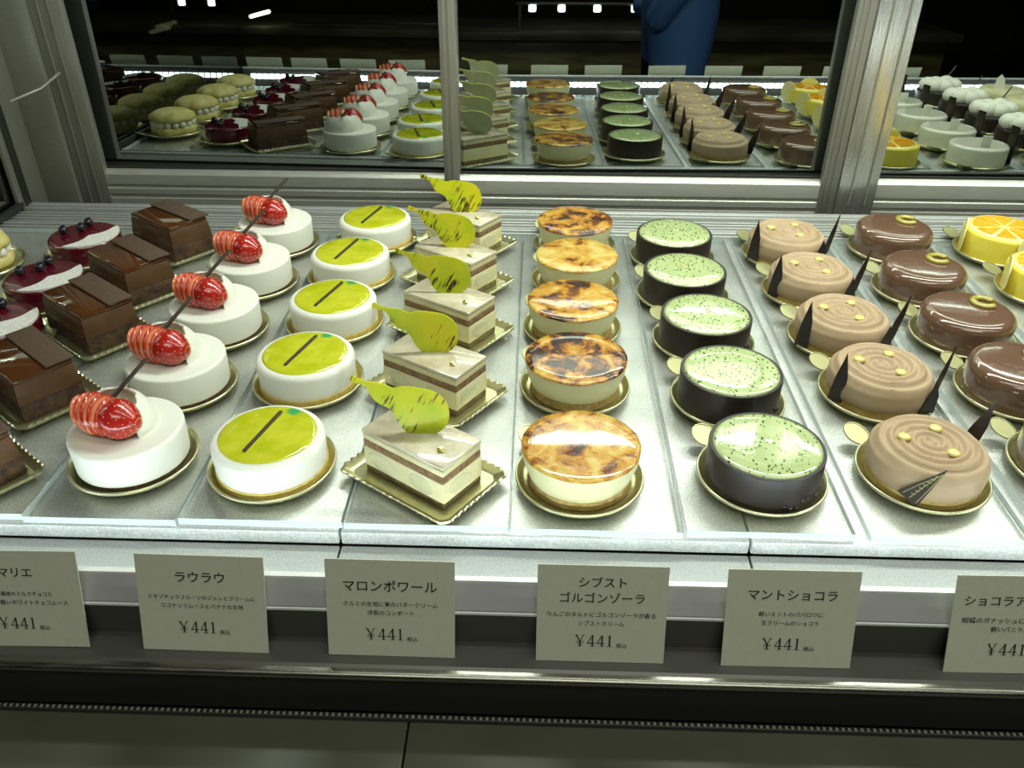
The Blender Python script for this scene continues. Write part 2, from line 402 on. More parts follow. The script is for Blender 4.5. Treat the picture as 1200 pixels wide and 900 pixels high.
# ================================================================== ROOM (only seen dimly in the door glass)
struct(link('floor', box('floor', 9, 10, .1, noisy('dark_floor', (.07, .065, .045), (.11, .10, .07), 3, .22, rnd=False), (0, -1.2, -.95))))
struct(link('ceiling', box('ceiling', 9, 10, .1, mat('ceiling_paint', (.10, .10, .085), .8), (0, -1.2, 1.95))))
_wd = noisy('dark_wall', (.05, .048, .03), (.09, .085, .05), 2, .6, rnd=False)
struct(link('wall_front', box('wall_front', 9, .1, 2.9, _wd, (0, -6.2, .5))))
struct(link('wall_back', box('wall_back', 9, .1, 2.9, _wd, (0, 3.8, .5))))
struct(link('wall_left', box('wall_left', .1, 10, 2.9, _wd, (-4.5, -1.2, .5))))
struct(link('wall_right', box('wall_right', .1, 10, 2.9, _wd, (4.5, -1.2, .5))))

# a low counter across the shop and a customer, both only seen as reflections in the door glass
M_cwood = noisy('dark_counter_wood', (.10, .09, .035), (.26, .23, .10), 4, .35, rnd=False, stretch=(1, 1, 6))
M_spot = mat('spot_lamp_glow', (1, 1, 1), .5, emit=(.85, .95, 1.0), estr=9.)
cn = link('shop_counter', None, None, (0, -2.7, -.9)); tag(cn, 'dark low shop counter with small lamps, mirrored in the glass doors', 'counter')
link('body', box('body', 4.6, .5, .60, M_cwood, (-.2, 0, .30), .01), cn)
link('worktop', box('worktop', 4.7, .56, .04, noisy('counter_top_dark', (.07, .065, .045), (.14, .13, .09), 4, .25, rnd=False), (-.2, .02, .62), .006), cn)
link('edge_strip', box('edge_strip', 1.0, .012, .012, M_alu, (-.85, .304, .665), .002), cn)
me_spot = box('spot_lamp', .035, .02, .03, M_spot, bev=.006)
for x_ in (.06, .20, .37, .55, .70): link('spot_lamp', me_spot, cn, (x_, .29, .745))
link('lamp_rail', box('lamp_rail', .80, .02, .012, M_alu, (.38, .278, .765), .002), cn)
for x_ in (.0, .76): link('lamp_post', box('lamp_post', .012, .012, .13, M_alu, (x_, .278, .70)), cn)
me_tl = box('tube_lamp', .11, .03, .018, mat('tube_lamp_glow', (1, 1, 1), .5, emit=(1., .95, .7), estr=5.), bev=.008)
for x_, z_ in ((-2.02, .62), (-1.98, .645), (-1.5, .70)): link('tube_lamp', me_tl, cn, (x_, .31, z_), (0, math.radians(-14), 0))

def person(loc, rz):
    V = [(0, 0, .92), (0, 0, 1.08), (0, 0, 1.25), (0, -.01, 1.42), (0, 0, 1.48), (0, .02, 1.55), (0, .015, 1.64), (0, .005, 1.69)]
    Rr = [(.15, .115), (.145, .11), (.16, .115), (.075, .065), (.05, .05), (.062, .075), (.072, .088), (.05, .06)]
    Ed = [(0, 1), (1, 2), (2, 3), (3, 4), (4, 5), (5, 6), (6, 7)]
    for sx in (-1, 1):
        b = len(V)
        V += [(.09 * sx, 0, .84), (.10 * sx, .02, .48), (.10 * sx, -.01, .09), (.105 * sx, .13, .045)]; Rr += [(.105, .11), (.06, .065), (.042, .045), (.04, .032)]
        Ed += [(0, b), (b, b + 1), (b + 1, b + 2), (b + 2, b + 3)]
        b = len(V)
        V += [(.17 * sx, 0, 1.38), (.235 * sx, -.05, 1.12), (.185 * sx, .07, .95), (.14 * sx, .095, .88)]; Rr += [(.065, .065), (.05, .05), (.042, .042), (.04, .035)]
        Ed += [(2, b), (b, b + 1), (b + 1, b + 2), (b + 2, b + 3)]
    me = bpy.data.meshes.new('person'); me.from_pydata(V, Ed, []); o = bpy.data.objects.new('person', me); COL.objects.link(o)
    o.modifiers.new('skin', 'SKIN'); sub = o.modifiers.new('sub', 'SUBSURF'); sub.levels = 2; sub.render_levels = 2
    for i, r in enumerate(Rr): me.skin_vertices[0].data[i].radius = r
    me.skin_vertices[0].data[0].use_root = True
    bpy.context.view_layer.update()
    body = bpy.data.meshes.new_from_object(o.evaluated_get(bpy.context.evaluated_depsgraph_get()))
    bpy.data.objects.remove(o)
    mats = [mat('blue_jacket', (.10, .24, .60), .6), mat('dark_trousers', (.015, .015, .02), .7), mat('skin', (.55, .34, .24), .5), mat('black_hair', (.012, .010, .008), .5), mat('shoe_leather', (.02, .016, .012), .4)]
    body.materials.clear()
    for m_ in mats: body.materials.append(m_)
    for p in body.polygons:
        c = p.center; p.use_smooth = True
        p.material_index = 4 if c.z < .085 else 1 if c.z < .755 else 0 if c.z < 1.47 else 3 if (c.z > 1.665 or c.y < -.015 and c.z > 1.55) else 2
    r = link('person', body, None, loc, (0, 0, rz)); tag(r, 'person in a blue jacket and dark trousers, mirrored in the door glass', 'person')
    me_e = ball('eye', (0, 0, 0), (.009, .005, .006), mats[3])
    for sx in (-1, 1): link('eye', me_e, r, (.03 * sx, .098, 1.615))
    bm = bmesh.new(); ball_bm(bm, (0, 0, 0), (.011, .016, .022)); link('nose', from_bm(bm, 'nose', mats[2], 80), r, (0, .105, 1.585))
    link('mouth', ball('mouth', (0, 0, 0), (.022, .006, .005), mat('lips', (.45, .16, .13), .4)), r, (0, .094, 1.548))
    for sx in (-1, 1): link('ear', ball('ear', (0, 0, 0), (.008, .018, .028), mats[2]), r, (.074 * sx, .012, 1.60))
    return r
person((.475, -.82, -.9), PI / 2)

# ================================================================== DISPLAY CASE
XL, XR = -.594, 1.05
case = link('display_case', None); tag(case, 'steel refrigerated pastry display case with sliding glass doors behind the cakes', 'display case')
YF, YB = .390, .847                      # acrylic sheets run from front to back
# deck pans, one next to the other
joints = [XL, -.371, -.1187, .1375, .3977, .655, .912, XR]
for a, b in zip(joints, joints[1:]):
    link('deck_pan', box('deck_pan', b - a - .0012, .470, .010, M_deck, ((a + b) / 2, .3865 + .235, -.0105), .0012), case)
    # white sill pan in front of the deck
    link('sill_pan', box('sill_pan', b - a - .0012, .0640, .004, M_floorwhite, ((a + b) / 2, .3545, -.0185), .0008), case)
# rear ribbed strip
back = link('rear_strip', box('rear_strip', XR - XL, .072, .006, M_strip, ((XL + XR) / 2, .8870, -.009)), case)
for y, wd, h in ((.8535, .0035, .008), (.8605, .005, .009), (.871, .003, .007), (.879, .003, .007), (.887, .003, .007), (.895, .003, .007), (.905, .004, .009), (.917, .010, .0085)):
    link('rib', box('rib', XR - XL, wd, h, M_strip, ((XL + XR) / 2, y, -.008 + h / 2), .0006), back)
# light bar along the front edge; LEDs on its rear side shine on the cakes
bar = link('light_bar', extrude_x('light_bar', [(.3135, -.020), (.3245, -.020), (.3245, .0185), (.3228, .0205), (.3135, .008)], XL, XR, M_bar_dark), case)
link('bar_cap', extrude_x('bar_cap', [(.3128, .0072), (.3128, .0095), (.3216, .0212), (.3252, .0212), (.3252, .0192), (.3224, .0192)], XL, XR, M_bar), bar)
link('bar_edge', extrude_x('bar_edge', [(.3220, .0213), (.3254, .0213), (.3254, .0225), (.3220, .0225)], XL, XR, M_edge_bright), bar)
link('bar_lip_highlight', extrude_x('bar_lip_highlight', [(.3122, .0066), (.3122, .0080), (.3130, .0088), (.3136, .0070)], XL, XR, M_edge_bright), bar)  # thin white strip added as a painted highlight along the bevel's lower edge
me_led = box('led', .0090, .0014, .0080, M_led, bev=.0004)
x = XL + .02
while x < XR - .01:
    link('led', me_led, bar, (x, .3254, .006)); x += .0118
# card ledge, rail, recess and counter in front
link('card_ledge', extrude_x('card_ledge', [(.2940, -.024), (.3134, -.024), (.3134, -.0160), (.2960, -.0160), (.2940, -.0175)], XL - .1, XR, M_ledge), case)
rail = []
for k_ in range(9):
    a = k_ / 8 * PI; rail.append((.2918 - .0028 * math.sin(a), -.0195 + .0028 * math.cos(a)))
link('front_rail', extrude_x('front_rail', rail + [(.2940, -.0223), (.2940, -.0167)], XL - .1, XR, M_rail, True), case)
link('recess_panel', box('recess_panel', XR - XL + .1, .006, .032, M_black, ((XR + XL) / 2 - .05, .2985, -.0395)), case)
cj = [XL - .4, -.0642, .62, XR]
for a, b in zip(cj, cj[1:]):
    link('counter_panel', box('counter_panel', b - a - .0010, .19, .012, M_counter, ((a + b) / 2, .1925, -.056), .0008), case)
gk = link('gasket', box('gasket', XR - XL + .1, .0035, .0030, M_gasket, ((XR + XL) / 2 - .05, .2868, -.0487), .0008), case)
bm = bmesh.new(); x = -.48
while x < .60:
    box_bm(bm, .0014, .0016, .0009, (x, .2865, -.0470)); x += .0034
o = link('gasket_beads', from_bm(bm, 'gasket_beads', M_bead), gk); o['kind'] = 'stuff'

# sliding doors at the back: stiles, rails and a reflective pane each
def pane(parent, xc, wd, z0, z1, y, tilt, yaw):
    bm = bmesh.new(); box_bm(bm, wd, .002, z1 - z0, (0, 0, (z1 - z0) / 2))
    return link('glass_pane', from_bm(bm, 'glass_pane', M_mirror, smooth=False), parent, (xc, y, z0), (-math.radians(tilt), 0, math.radians(yaw)))
def bottom_rail(parent, x0, x1, y, z1):
    b = -.022
    prof = [(y + .011, b), (y, b), (y, b + .010), (y + .0015, b + .0105), (y + .0015, b + .015), (y, b + .0155), (y, b + .022), (y + .002, b + .0235), (y + .002, b + .026), (y, b + .0275),
            (y, z1 - .005), (y + .003, z1 - .0015), (y + .006, z1), (y + .011, z1)]
    link('bottom_rail', extrude_x('bottom_rail', prof, x0, x1, M_railb), parent)
    link('glazing_bead', box('glazing_bead', x1 - x0, .003, .003, M_black, ((x0 + x1) / 2, y + .0095, z1 + .001)), parent)
def stile(parent, x0, x1, y, z1, depth=.011):
    link('stile', box('stile', x1 - x0, depth, z1 + .02, M_alu_v, ((x0 + x1) / 2, y + depth / 2, z1 / 2 - .01), .002), parent)
    for q in (.3, .62):
        xx = x0 + (x1 - x0) * q
        link('stile_rib', box('stile_rib', .0028, .0016, z1 + .02, M_alu_v, (xx, y - .0006, z1 / 2 - .01), .0005), parent)
ZT = .50
dA = link('sliding_door', None, case, label='left sliding door with reflective glass')
bottom_rail(dA, -.555, -.105, .972, .0225); stile(dA, -.5555, -.5190, .971, ZT)
pane(dA, -.325, .44, -.004, ZT, .992, 1.4, -1.1)
link('top_rail', box('top_rail', .45, .03, .04, M_alu, (-.335, .99, ZT + .02)), dA)
dB = link('sliding_door', None, case, label='middle sliding door with reflective glass')
bottom_rail(dB, -.107, .352, .957, .0265); stile(dB, -.1075, -.0895, .955, ZT, .030); stile(dB, .331, .3515, .955, ZT)
pane(dB, .122, .44, -.004, ZT, .9755, 1.4, .8)
link('top_rail', box('top_rail', .45, .03, .04, M_alu, (.122, .975, ZT + .02)), dB)
po = link('door_post', box('door_post', .044, .05, ZT + .06, M_post, (.3735, .978, (ZT + .02) / 2), .0015), case)
for xx in (.3660, .3845):
    link('groove', box('groove', .0016, .002, ZT, M_alu_v, (xx, .9525, ZT / 2)), po)
dC = link('sliding_door', None, case, label='right sliding door with reflective glass')
bottom_rail(dC, .394, 1.0, .962, .0265)
pane(dC, .70, .62, -.004, ZT, .981, 1.4, .8)
link('top_rail', box('top_rail', .62, .03, .04, M_alu, (.70, .98, ZT + .02)), dC)
# left end of the case
sp = link('corner_panel', box('corner_panel', .042, .02, ZT + .06, M_steel, (-.5765, .975, (ZT + .02) / 2), .001), case)
link('corner_panel', box('corner_panel', .004, .062, ZT + .06, M_steel, (XL - .003, .950, (ZT + .02) / 2), .001), case)
pin = link('latch_pin', tube('latch_pin', [(-.566, .905, .120), (-.540, .925, .129), (-.548, .966, .139)][:2] + [(-.536, .962, .1365)], [.0018, .0018, .0018], M_alu_v), sp)
side = link('side_panel', box('side_panel', .004, .60, ZT, M_sideglass, (XL - .004, .600, ZT / 2 + .006)), case)
M_frame = mat('side_frame', (.05, .05, .045), .35, .5)
link('frame_post', box('frame_post', .006, .012, ZT, M_frame, (XL + .0035, .915, ZT / 2), .001), side)
link('frame_post', box('frame_post', .005, .010, ZT, M_alu_v, (XL + .0035, .903, ZT / 2), .001), side)
link('frame_rail', box('frame_rail', .006, .56, .008, M_frame, (XL + .0035, .625, .004), .001), side)

# clear acrylic sheets, one below each column of cakes
sheet_label = ['choux buns', 'dark red berry cakes', 'chocolate slices', 'strawberry mousse cakes', 'yellow jelly cakes', 'pear plaque slices', 'burnt caramel tarts', 'mint green cakes',
               'caramel swirl cakes', 'brown glazed cakes', 'orange slice cakes', 'ivory glazed cakes', 'cream topped dark cakes']
gaps = [.001, .001, .001, .001, .001, .001, .003, .009, .010, .010, .010, .010, .010]
seams = [XL + .008, -.4965, -.4180, -.3195, -.2210, -.1160, -.0120, .0980, .2105, .3190, .4270, .5400, .6500, .7680]
for i, nm in enumerate(sheet_label):
    a, b = seams[i], seams[i + 1] - gaps[i]
    dy = random.uniform(-.002, .002)
    me = box('acrylic_sheet', b - a, YB - YF, .005, [M_acrylic, M_acr_edge], ((a + b) / 2, (YF + YB) / 2 + dy, -.0026))
    for p in me.polygons: p.material_index = 0 if abs(p.normal.z) > .5 else 1
    o = link('acrylic_sheet', me); tag(o, 'clear acrylic sheet lying under the row of ' + nm, 'shelf sheet', 'clear acrylic sheets on the deck')

# ================================================================== TRAYS
dish = [(0, .0012), (.0365, .0012), (.0385, .0018), (.0402, .0036), (.0410, .0042), (.0420, .0046), (.0427, .0042), (.0428, .0034), (.0415, .0020), (.0392, .0004), (.0375, 0.0001), (0, 0.0001)]
me_tray = lathe('gold_cake_tray', dish, M_gold, 64, 30, wob=lambda t, r, z: 1)
for p in me_tray.polygons: pass
_dt = [(0, .0007), (.0088, .0007), (.0090, .0013), (.0097, .0013), (.0098, .0002), (.0094, 0), (0, 0)]
me_tab = lathe('tab', _dt, mat('gold_tab', (.40, .385, .20), .42, .75), 28, 20)
_rg = []
for k_ in range(9):
    a = 2 * PI * k_ / 8; _rg.append((.0420 + .0008 * math.cos(a), .0044 + .0008 * math.sin(a)))
me_ring = lathe('rim', _rg, M_gold_rim, 64, 60)
def tray(kind, x, y, label, group, rz):
    if kind == 'round':
        o = link('gold_cake_tray', me_tray, None, (x, y, 0), (0, 0, rz)); tag(o, label, 'cake tray', group)
        a = math.radians(130); d = .0500
        link('tab', me_tab, o, (d * math.cos(a), d * math.sin(a), .0062), (0, 0, 0)).rotation_euler = Matrix.Rotation(a, 3, 'Z').to_euler()
        t = [c_ for c_ in o.children][0]; t.rotation_euler = (Matrix.Rotation(a, 3, 'Z') @ Matrix.Rotation(math.radians(-20), 3, 'Y')).to_euler()
        link('rim', me_ring, o)
    else:
        o = link('gold_cake_tray', me_rtray, None, (x, y, 0), (0, 0, rz)); tag(o, label, 'cake tray', group)
        link('rim', me_rrim, o)
    return o
def rect_path(a, b, n=30, m_=20):
    pts = []
    c = .004
    segs = [((-a + c, -b), (a - c, -b), n), ((a, -b + c), (a, b - c), m_), ((a - c, b), (-a + c, b), n), ((-a, b - c), (-a, -b + c), m_)]
    for (p, q, k) in segs:
        for i in range(k): t = i / (k - 1); pts.append((p[0] + (q[0] - p[0]) * t, p[1] + (q[1] - p[1]) * t))
    return pts
def rect_tray():
    bm = bmesh.new(); inn = rect_path(.0415, .0275); rings = []
    for z in (.0001, .0012):
        rings.append([bm.verts.new((x, y, z)) for x, y in inn])
    n = len(inn)
    for k in range(n): bm.faces.new((rings[0][k], rings[0][(k + 1) % n], rings[1][(k + 1) % n], rings[1][k]))
    bm.faces.new(rings[0][::-1]); bm.faces.new(rings[1])
    t = from_bm(bm, 'gold_cake_tray', M_gold, 35)
    bm = bmesh.new(); out = []
    lay = [(.0414, .0274, .0012), (.0435, .0295, .0022), (.0462, .0322, .0052), (.0472, .0332, .0050), (.0466, .0326, .0036), (.0440, .030, .0004), (.0414, .0274, .0001)]
    R = []
    for li, (a, b, z) in enumerate(lay):
        row = []
        for i, (x, y) in enumerate(rect_path(a, b, 58, 40)):
            h_ = 1 if (i % 4) < 2 else 0; f = 1 + (.014 if h_ else -.010) * (li in (2, 3, 4)); row.append(bm.verts.new((x * f, y * f, z + (.0009 * h_ - .0004) * (li in (2, 3)))))
        R.append(row)
    n = len(R[0])
    for a, b in zip(R, R[1:]):
        for k in range(n): bm.faces.new((a[k], a[(k + 1) % n], b[(k + 1) % n], b[k]))
    return t, from_bm(bm, 'rim', M_gold_rim, 25)
me_rtray, me_rrim = rect_tray()

# ================================================================== CAKE PROTOTYPES (origin on the tray)
def stick(name, p, q, r=.0011, m=None): return tube(name, [p, tuple((a + b) / 2 for a, b in zip(p, q)), q], [r, r, r * .9], m or M_stick, 8)
def leaf_mesh(s=.0035):
    bm = bmesh.new(); c = bm.verts.new((0, 0, .0012)); ring = []
    for k in range(9):
        a = 2 * PI * k / 9; r = s * random.uniform(.5, 1.1); ring.append(bm.verts.new((r * math.cos(a), r * math.sin(a) * .8, random.uniform(.0002, .0018))))
    for k in range(9): bm.faces.new((c, ring[k], ring[(k + 1) % 9]))
    return from_bm(bm, 'gold_leaf', M_leaf, 10)
me_leaf = leaf_mesh()

# --- strawberry mousse
def proto_strawberry():
    H = .0265
    body = lathe('mousse', rprof(.0370, .0030, H, .0022, .0005, .0365), M_white, 56)
    base = lathe('sponge_base', rprof(.0362, 0, .0034, .0004, .0004), M_darksponge, 48)
    # fan-cut berry: slices at the left, whole tip with seeds at the right
    subs = []
    sc = [.84, .97, 1.03, 1.03, .98]
    bm = bmesh.new(); ball_bm(bm, (0, 0, 0), (.0031, .0140, .0138), 18, 14); me_s = from_bm(bm, 'strawberry_slice', M_slice, 80)
    for i, k_ in enumerate(sc):
        me_k = me_s.copy()
        for v in me_k.vertices: v.co.y *= k_; v.co.z *= k_
        subs.append(P('strawberry_slice', me_k, (-.0290 + i * .0052, .0012 - i * .0002, -.0004 + .0010 * math.sin(i / 4 * PI)), (0, math.radians(-16 + i * 4), math.radians(10 - i * 3))))
    bm = bmesh.new(); ball_bm(bm, (-.0165, .0006, -.0006), (.0160, .0134, .0132), 22, 14)
    subs.append(P('strawberry_core', from_bm(bm, 'strawberry_core', M_core, 80)))
    bm = bmesh.new()
    vs_ = ball_bm(bm, (0, 0, 0), (.0150, .0138, .0132), 24, 16)
    for v in vs_:
        t = max(0, v.co.x / .015); v.co.y *= 1 - .35 * t * t; v.co.z *= 1 - .30 * t * t; v.co.z -= .0015 * t
    tip = from_bm(bm, 'strawberry', M_berry_skin, 80)
    bm = bmesh.new()
    for r_ in range(6):
        th = math.radians(22 + r_ * 15)
        for k in range(14):
            ph = 2 * PI * (k + .5 * (r_ % 2)) / 14; t = math.cos(th); x_ = .0150 * t
            y_ = .0139 * math.sin(th) * math.cos(ph) * (1 - .35 * t * t); z_ = .0133 * math.sin(th) * math.sin(ph) * (1 - .3 * t * t) - .0015 * t
            bmesh.ops.create_icosphere(bm, subdivisions=1, radius=.00042, matrix=Matrix.Translation((x_, y_, z_)))
    sd = from_bm(bm, 'seeds', M_seed, 80); subs.append(P('seeds', sd, kind='stuff'))
    petal = shell('white_chocolate_petal', .0268, .0014, -20, 184, -8, 58, M_whitechoc, 26, 10, 2.)
    st = stick('chocolate_stick', (-.016, .006, .036), (.0085, .0320, .0600), .0015)
    return [P('sponge_base', base), P('mousse', body), P('strawberry', tip, (.0030, -.009, H + .0125), (0, 0, math.radians(-12)), subs, 'fan-cut red strawberry'),
            P('white_chocolate_petal', petal, (-.0075, .0015, H - .001), (math.radians(-6), 0, math.radians(-14))), P('chocolate_stick', st)]
# --- yellow jelly
def proto_jelly():
    H = .0255
    base = lathe('sponge_base', rprof(.0374, 0, .0052, .0012, .0005), M_yel_sponge, 60, wob=lambda t, r, z: 1 + .006 * math.sin(30 * t))
    body = lathe('mousse', rprof(.0374, .0046, H, .0050, .0006, .0366), M_white, 56)
    j = lathe('jelly_top', [(0, H - .0015), (.0322, H - .0015), (.0326, H - .0005), (.0318, H + .0005), (.030, H + .0009), (.02, H + .0011), (.01, H + .0012), (0, H + .0012)], M_jelly, 48, 60)
    bm = bmesh.new(); box_bm(bm, .0022, .046, .0014, (0, 0, 0), .0003)
    st = from_bm(bm, 'chocolate_stick', M_stick)
    return [P('sponge_base', base), P('mousse', body), P('jelly_top', j), P('chocolate_stick', st, (-.003, .0012, H + .0021), (math.radians(1), 0, math.radians(-17)))]
# --- pear plaque slice
pear_out = []
def pear_outline():
    # stem at upper left, bulb at lower right (x to the right, z up), metres
    ctr = [(0.0000, -.001), (.0100, .0010), (.0165, .0070), (.0180, .0160), (.0150, .0245), (.0070, .0300), (-.0045, .0320), (-.0120, .0325), (-.0180, .0310), (-.0235, .0335), (-.0290, .0345),
           (-.0340, .0350), (-.0390, .0365), (-.0435, .0385), (-.0452, .0365), (-.0440, .0345), (-.0400, .0335), (-.0360, .0325), (-.0335, .0290), (-.0310, .0240), (-.0265, .0200), (-.0205, .0170),
           (-.0170, .0120), (-.0140, .0060), (-.0090, .0010)]
    n = len(ctr); out = []
    for i in range(n):                     # Catmull-Rom
        p0, p1, p2, p3 = (Vector(ctr[(i + d) % n]) for d in (-1, 0, 1, 2))
        for t in (0, .33, .66):
            out.append(tuple(.5 * (2 * p1 + (p2 - p0) * t + (2 * p0 - 5 * p1 + 4 * p2 - p3) * t * t + (3 * p1 - p0 - 3 * p2 + p3) * t ** 3)))
    return out
def proto_pear():
    a, b = .070, .038
    def lay(nm, z0, z1, m, k=1., bev=.0008): return P(nm, box(nm, a * k, b * k, z1 - z0, m, (0, 0, (z0 + z1) / 2), bev))
    ps = [lay('base_sponge', 0, .0050, M_basesponge, .985), lay('pear_cream', .0048, .0205, M_pearcream, 1.), lay('walnut_sponge', .0203, .0262, M_walnut, .99), lay('chestnut_cream', .026, .0305, M_pearcream, .992),
          lay('glaze', .0303, .0340, M_glaze_beige, 1.01, .0014)]
    fr = []
    for (x, y, rz, s) in ((-.018, -b / 2 - .0002, 0, 1.), (.016, -b / 2 - .0002, 0, .8), (a / 2 + .0002, -.003, PI / 2, .9)):
        bm = bmesh.new(); ball_bm(bm, (0, 0, 0), (.013 * s, .0007, .0066), 16, 10); fr.append(P('pear_piece', from_bm(bm, 'pear_piece', M_pearfruit, 80), (x, y, .0125), (0, math.radians(8), rz)))
    plaque = slab('pear_plaque', pear_outline(), .0016, [M_pear, M_pearback])
    for p_ in plaque.polygons: p_.material_index = 1 if p_.normal.y > .5 else 0
    return ps + fr + [P('pear_plaque', plaque, (.000, .001, .0335), (math.radians(-12), 0, math.radians(34)), label='yellow chocolate pear with brown strokes'), P('gold_leaf', me_leaf, (.022, -.006, .0342))]
# --- burnt caramel tart
def proto_brulee():
    base = lathe('biscuit_base', rprof(.0335, 0, .0060, .001, .001, .0345), M_biscuit, 52, wob=lambda t, r, z: 1 + .006 * math.sin(9 * t + 1) + .004 * math.sin(23 * t))
    body = lathe('custard', [(0, .0055), (.0325, .0055), (.0338, .0065), (.0358, .012), (.0376, .018), (.0385, .0235), (.0386, .0262), (.037, .0268), (0, .0268)], M_custard, 56)
    top = lathe('caramel_crust', [(0, .0262), (.0380, .0258), (.0390, .0264), (.0388, .0274), (.0370, .0282), (.030, .0286), (.02, .0287), (.01, .0287), (0, .0288)], M_brulee, 56, 60,
                wob=lambda t, r, z: 1 + (.004 * math.sin(7 * t) + .004 * math.sin(17 * t + 2)) * (r > .03))
    return [P('biscuit_base', base), P('custard', body), P('caramel_crust', top)]
# --- mint
def proto_mint():
    H = .0262
    ring = lathe('chocolate_ring', [(0, 0), (.0362, 0), (.0372, .001), (.0376, H - .001), (.0372, H), (.0352, H), (.0350, H - .002), (0, H - .002)], M_darkchoc, 56, 35)
    top = lathe('mint_glaze', [(0, H - .003), (.0350, H - .003), (.0353, H - .0005), (.0346, H + .0006), (.032, H + .0012), (.02, H + .0014), (0, H + .0014)], M_mint, 52, 60)
    bm = bmesh.new()
    for k in range(9):
        a = math.radians(-82 + k * 6.5); rr = .0372; s = random.uniform(.0012, .0022)
        ball_bm(bm, (rr * math.cos(a), rr * math.sin(a), .003 + random.uniform(0, .006)), (s, s, s), 8, 6)
    dr = from_bm(bm, 'chocolate_drips', M_darkchoc, 80)
    return [P('chocolate_ring', ring), P('mint_glaze', top), P('chocolate_drips', dr), P('gold_leaf', me_leaf, (.001, .002, H + .0012))]
# --- caramel swirl
def spiral_top():
    R, H = .0372, .0275; nr, nt = 30, 72; bm = bmesh.new(); rows = []
    for (r, z) in ((.0360, .0060), (.0373, .0070), (.0378, .013), (.0374, .0190)):
        rows.append([bm.verts.new((r * math.cos(2 * PI * k / nt), r * math.sin(2 * PI * k / nt), z)) for k in range(nt)])
    for i in range(nr):
        r = .0366 * (1 - i / nr) + .0004; row = []
        for k in range(nt):
            th = 2 * PI * k / nt; e = max(0, (r - .026) / .0106)
            z = H - .0062 * e ** 2.2 + (0.0015 * math.sin(2 * PI * r / .0068 - th)) * min(1, (.038 - r) / .004) * min(1, r / .004)
            row.append(bm.verts.new((r * math.cos(th), r * math.sin(th), z)))
        rows.append(row)
    for a, b in zip(rows, rows[1:]):
        for k in range(nt): bm.faces.new((a[k], a[(k + 1) % nt], b[(k + 1) % nt], b[k]))
    bm.faces.new(rows[-1]); bm.faces.new(rows[0][::-1])
    return from_bm(bm, 'mousse_swirl', M_caramel, 70)
def shard(h, wd, lean):
    return slab('chocolate_shard', [(-wd / 2, 0), (wd / 2, 0), (wd * .42 + lean * .5, h * .55), (lean, h), (-wd * .30 + lean * .4, h * .5)], .0010, M_darkchoc)
me_spiral = spiral_top()
me_carabase = lathe('sponge_base', rprof(.0362, 0, .0068, .0004, .0008, .0366), M_carabase, 52)
me_bead = ball('jelly_drop', (0, 0, 0), (.0044, .0044, .0020), M_carabean)
me_shards = [shard(.044, .0115, .004), shard(.028, .013, -.001), shard(.040, .012, .010)]
def proto_swirl(row):
    ps = [P('sponge_base', me_carabase), P('mousse_swirl', me_spiral)]
    for (x, y) in ((-.0165, .0045), (.0085, .0140), (.0085, -.0130)): ps.append(P('jelly_drop', me_bead, (x, y, .0282)))
    r_ = math.radians
    if row == 0:
        me = slab('chocolate_shard', [(-.0115, .007), (.0015, -.001), (.0115, .031)], .0010, M_darkchoc)
        bm = bmesh.new()
        for i in range(7):
            xx = -.004 + i * .0016; z0 = .005 + i * .0028
            tube_bm(bm, [(xx, -.0007, z0), (xx + .0014, -.0007, z0 + .0022), (xx + .0004, -.0007, z0 + .0036), (xx + .0026, -.0007, z0 + .0030)], .00028, 5)
        for s in (0, 1):
            tube_bm(bm, [(-.0085 + s * .009, -.0007, .0072 - s * .005), (-.001 + s * .006, -.0007, .016 - s * .002), (.0100, -.0007, .0275)], .00022, 5)
        sc_ = from_bm(bm, 'gold_script', M_script, 60)
        ps.append(P('chocolate_shard', me, (-.0195, -.0350, .0035), (r_(-4), 0, r_(-28)), (P('gold_script', sc_),)))
        ps.append(P('chocolate_shard', me_shards[0], (.0365, .0210, .004), (r_(-4), r_(6), r_(-35))))
    else:
        j = random.uniform(-.15, .15)
        ps.append(P('chocolate_shard', me_shards[0], (-.0355, -.0190 + .004 * (row % 2), .0022), (r_(4), r_(-3), r_(-30) + j)))
        ps.append(P('chocolate_shard', me_shards[1], (.0270, -.0290, .0030), (r_(4), r_(2), r_(20) + j)))
        ps.append(P('chocolate_shard', me_shards[2], (.0400, -.0085 + .002 * row, .0035), (r_(2), r_(4), r_(40) - j)))
    return ps
# --- brown glazed
def proto_glazed():
    body = lathe('glazed_mousse', rprof(.0375, 0, .0272, .0075, .0012, .0372, .0008), M_milkglaze, 56)
    bm = bmesh.new(); ns, nn = 28, 10; rings = []
    for i in range(ns):
        a = math.radians(-15 + 310 * i / (ns - 1)); rr = .0082; tr = .0032 if 0 < i < ns - 1 else .0014
        rings.append([bm.verts.new(((rr + tr * math.cos(2 * PI * k / nn)) * math.cos(a), (rr + tr * math.cos(2 * PI * k / nn)) * math.sin(a), .0022 + .0022 * math.sin(2 * PI * k / nn))) for k in range(nn)])
    for a, b in zip(rings, rings[1:]):
        for k in range(nn): bm.faces.new((a[k], a[(k + 1) % nn], b[(k + 1) % nn], b[k]))
    bm.faces.new(rings[0]); bm.faces.new(rings[-1][::-1])
    peel = from_bm(bm, 'citrus_curl', M_citrus, 60)
    return [P('glazed_mousse', body), P('citrus_curl', peel, (.0145, .009, .0268), (0, 0, .4), label='yellow candied citrus curl')]
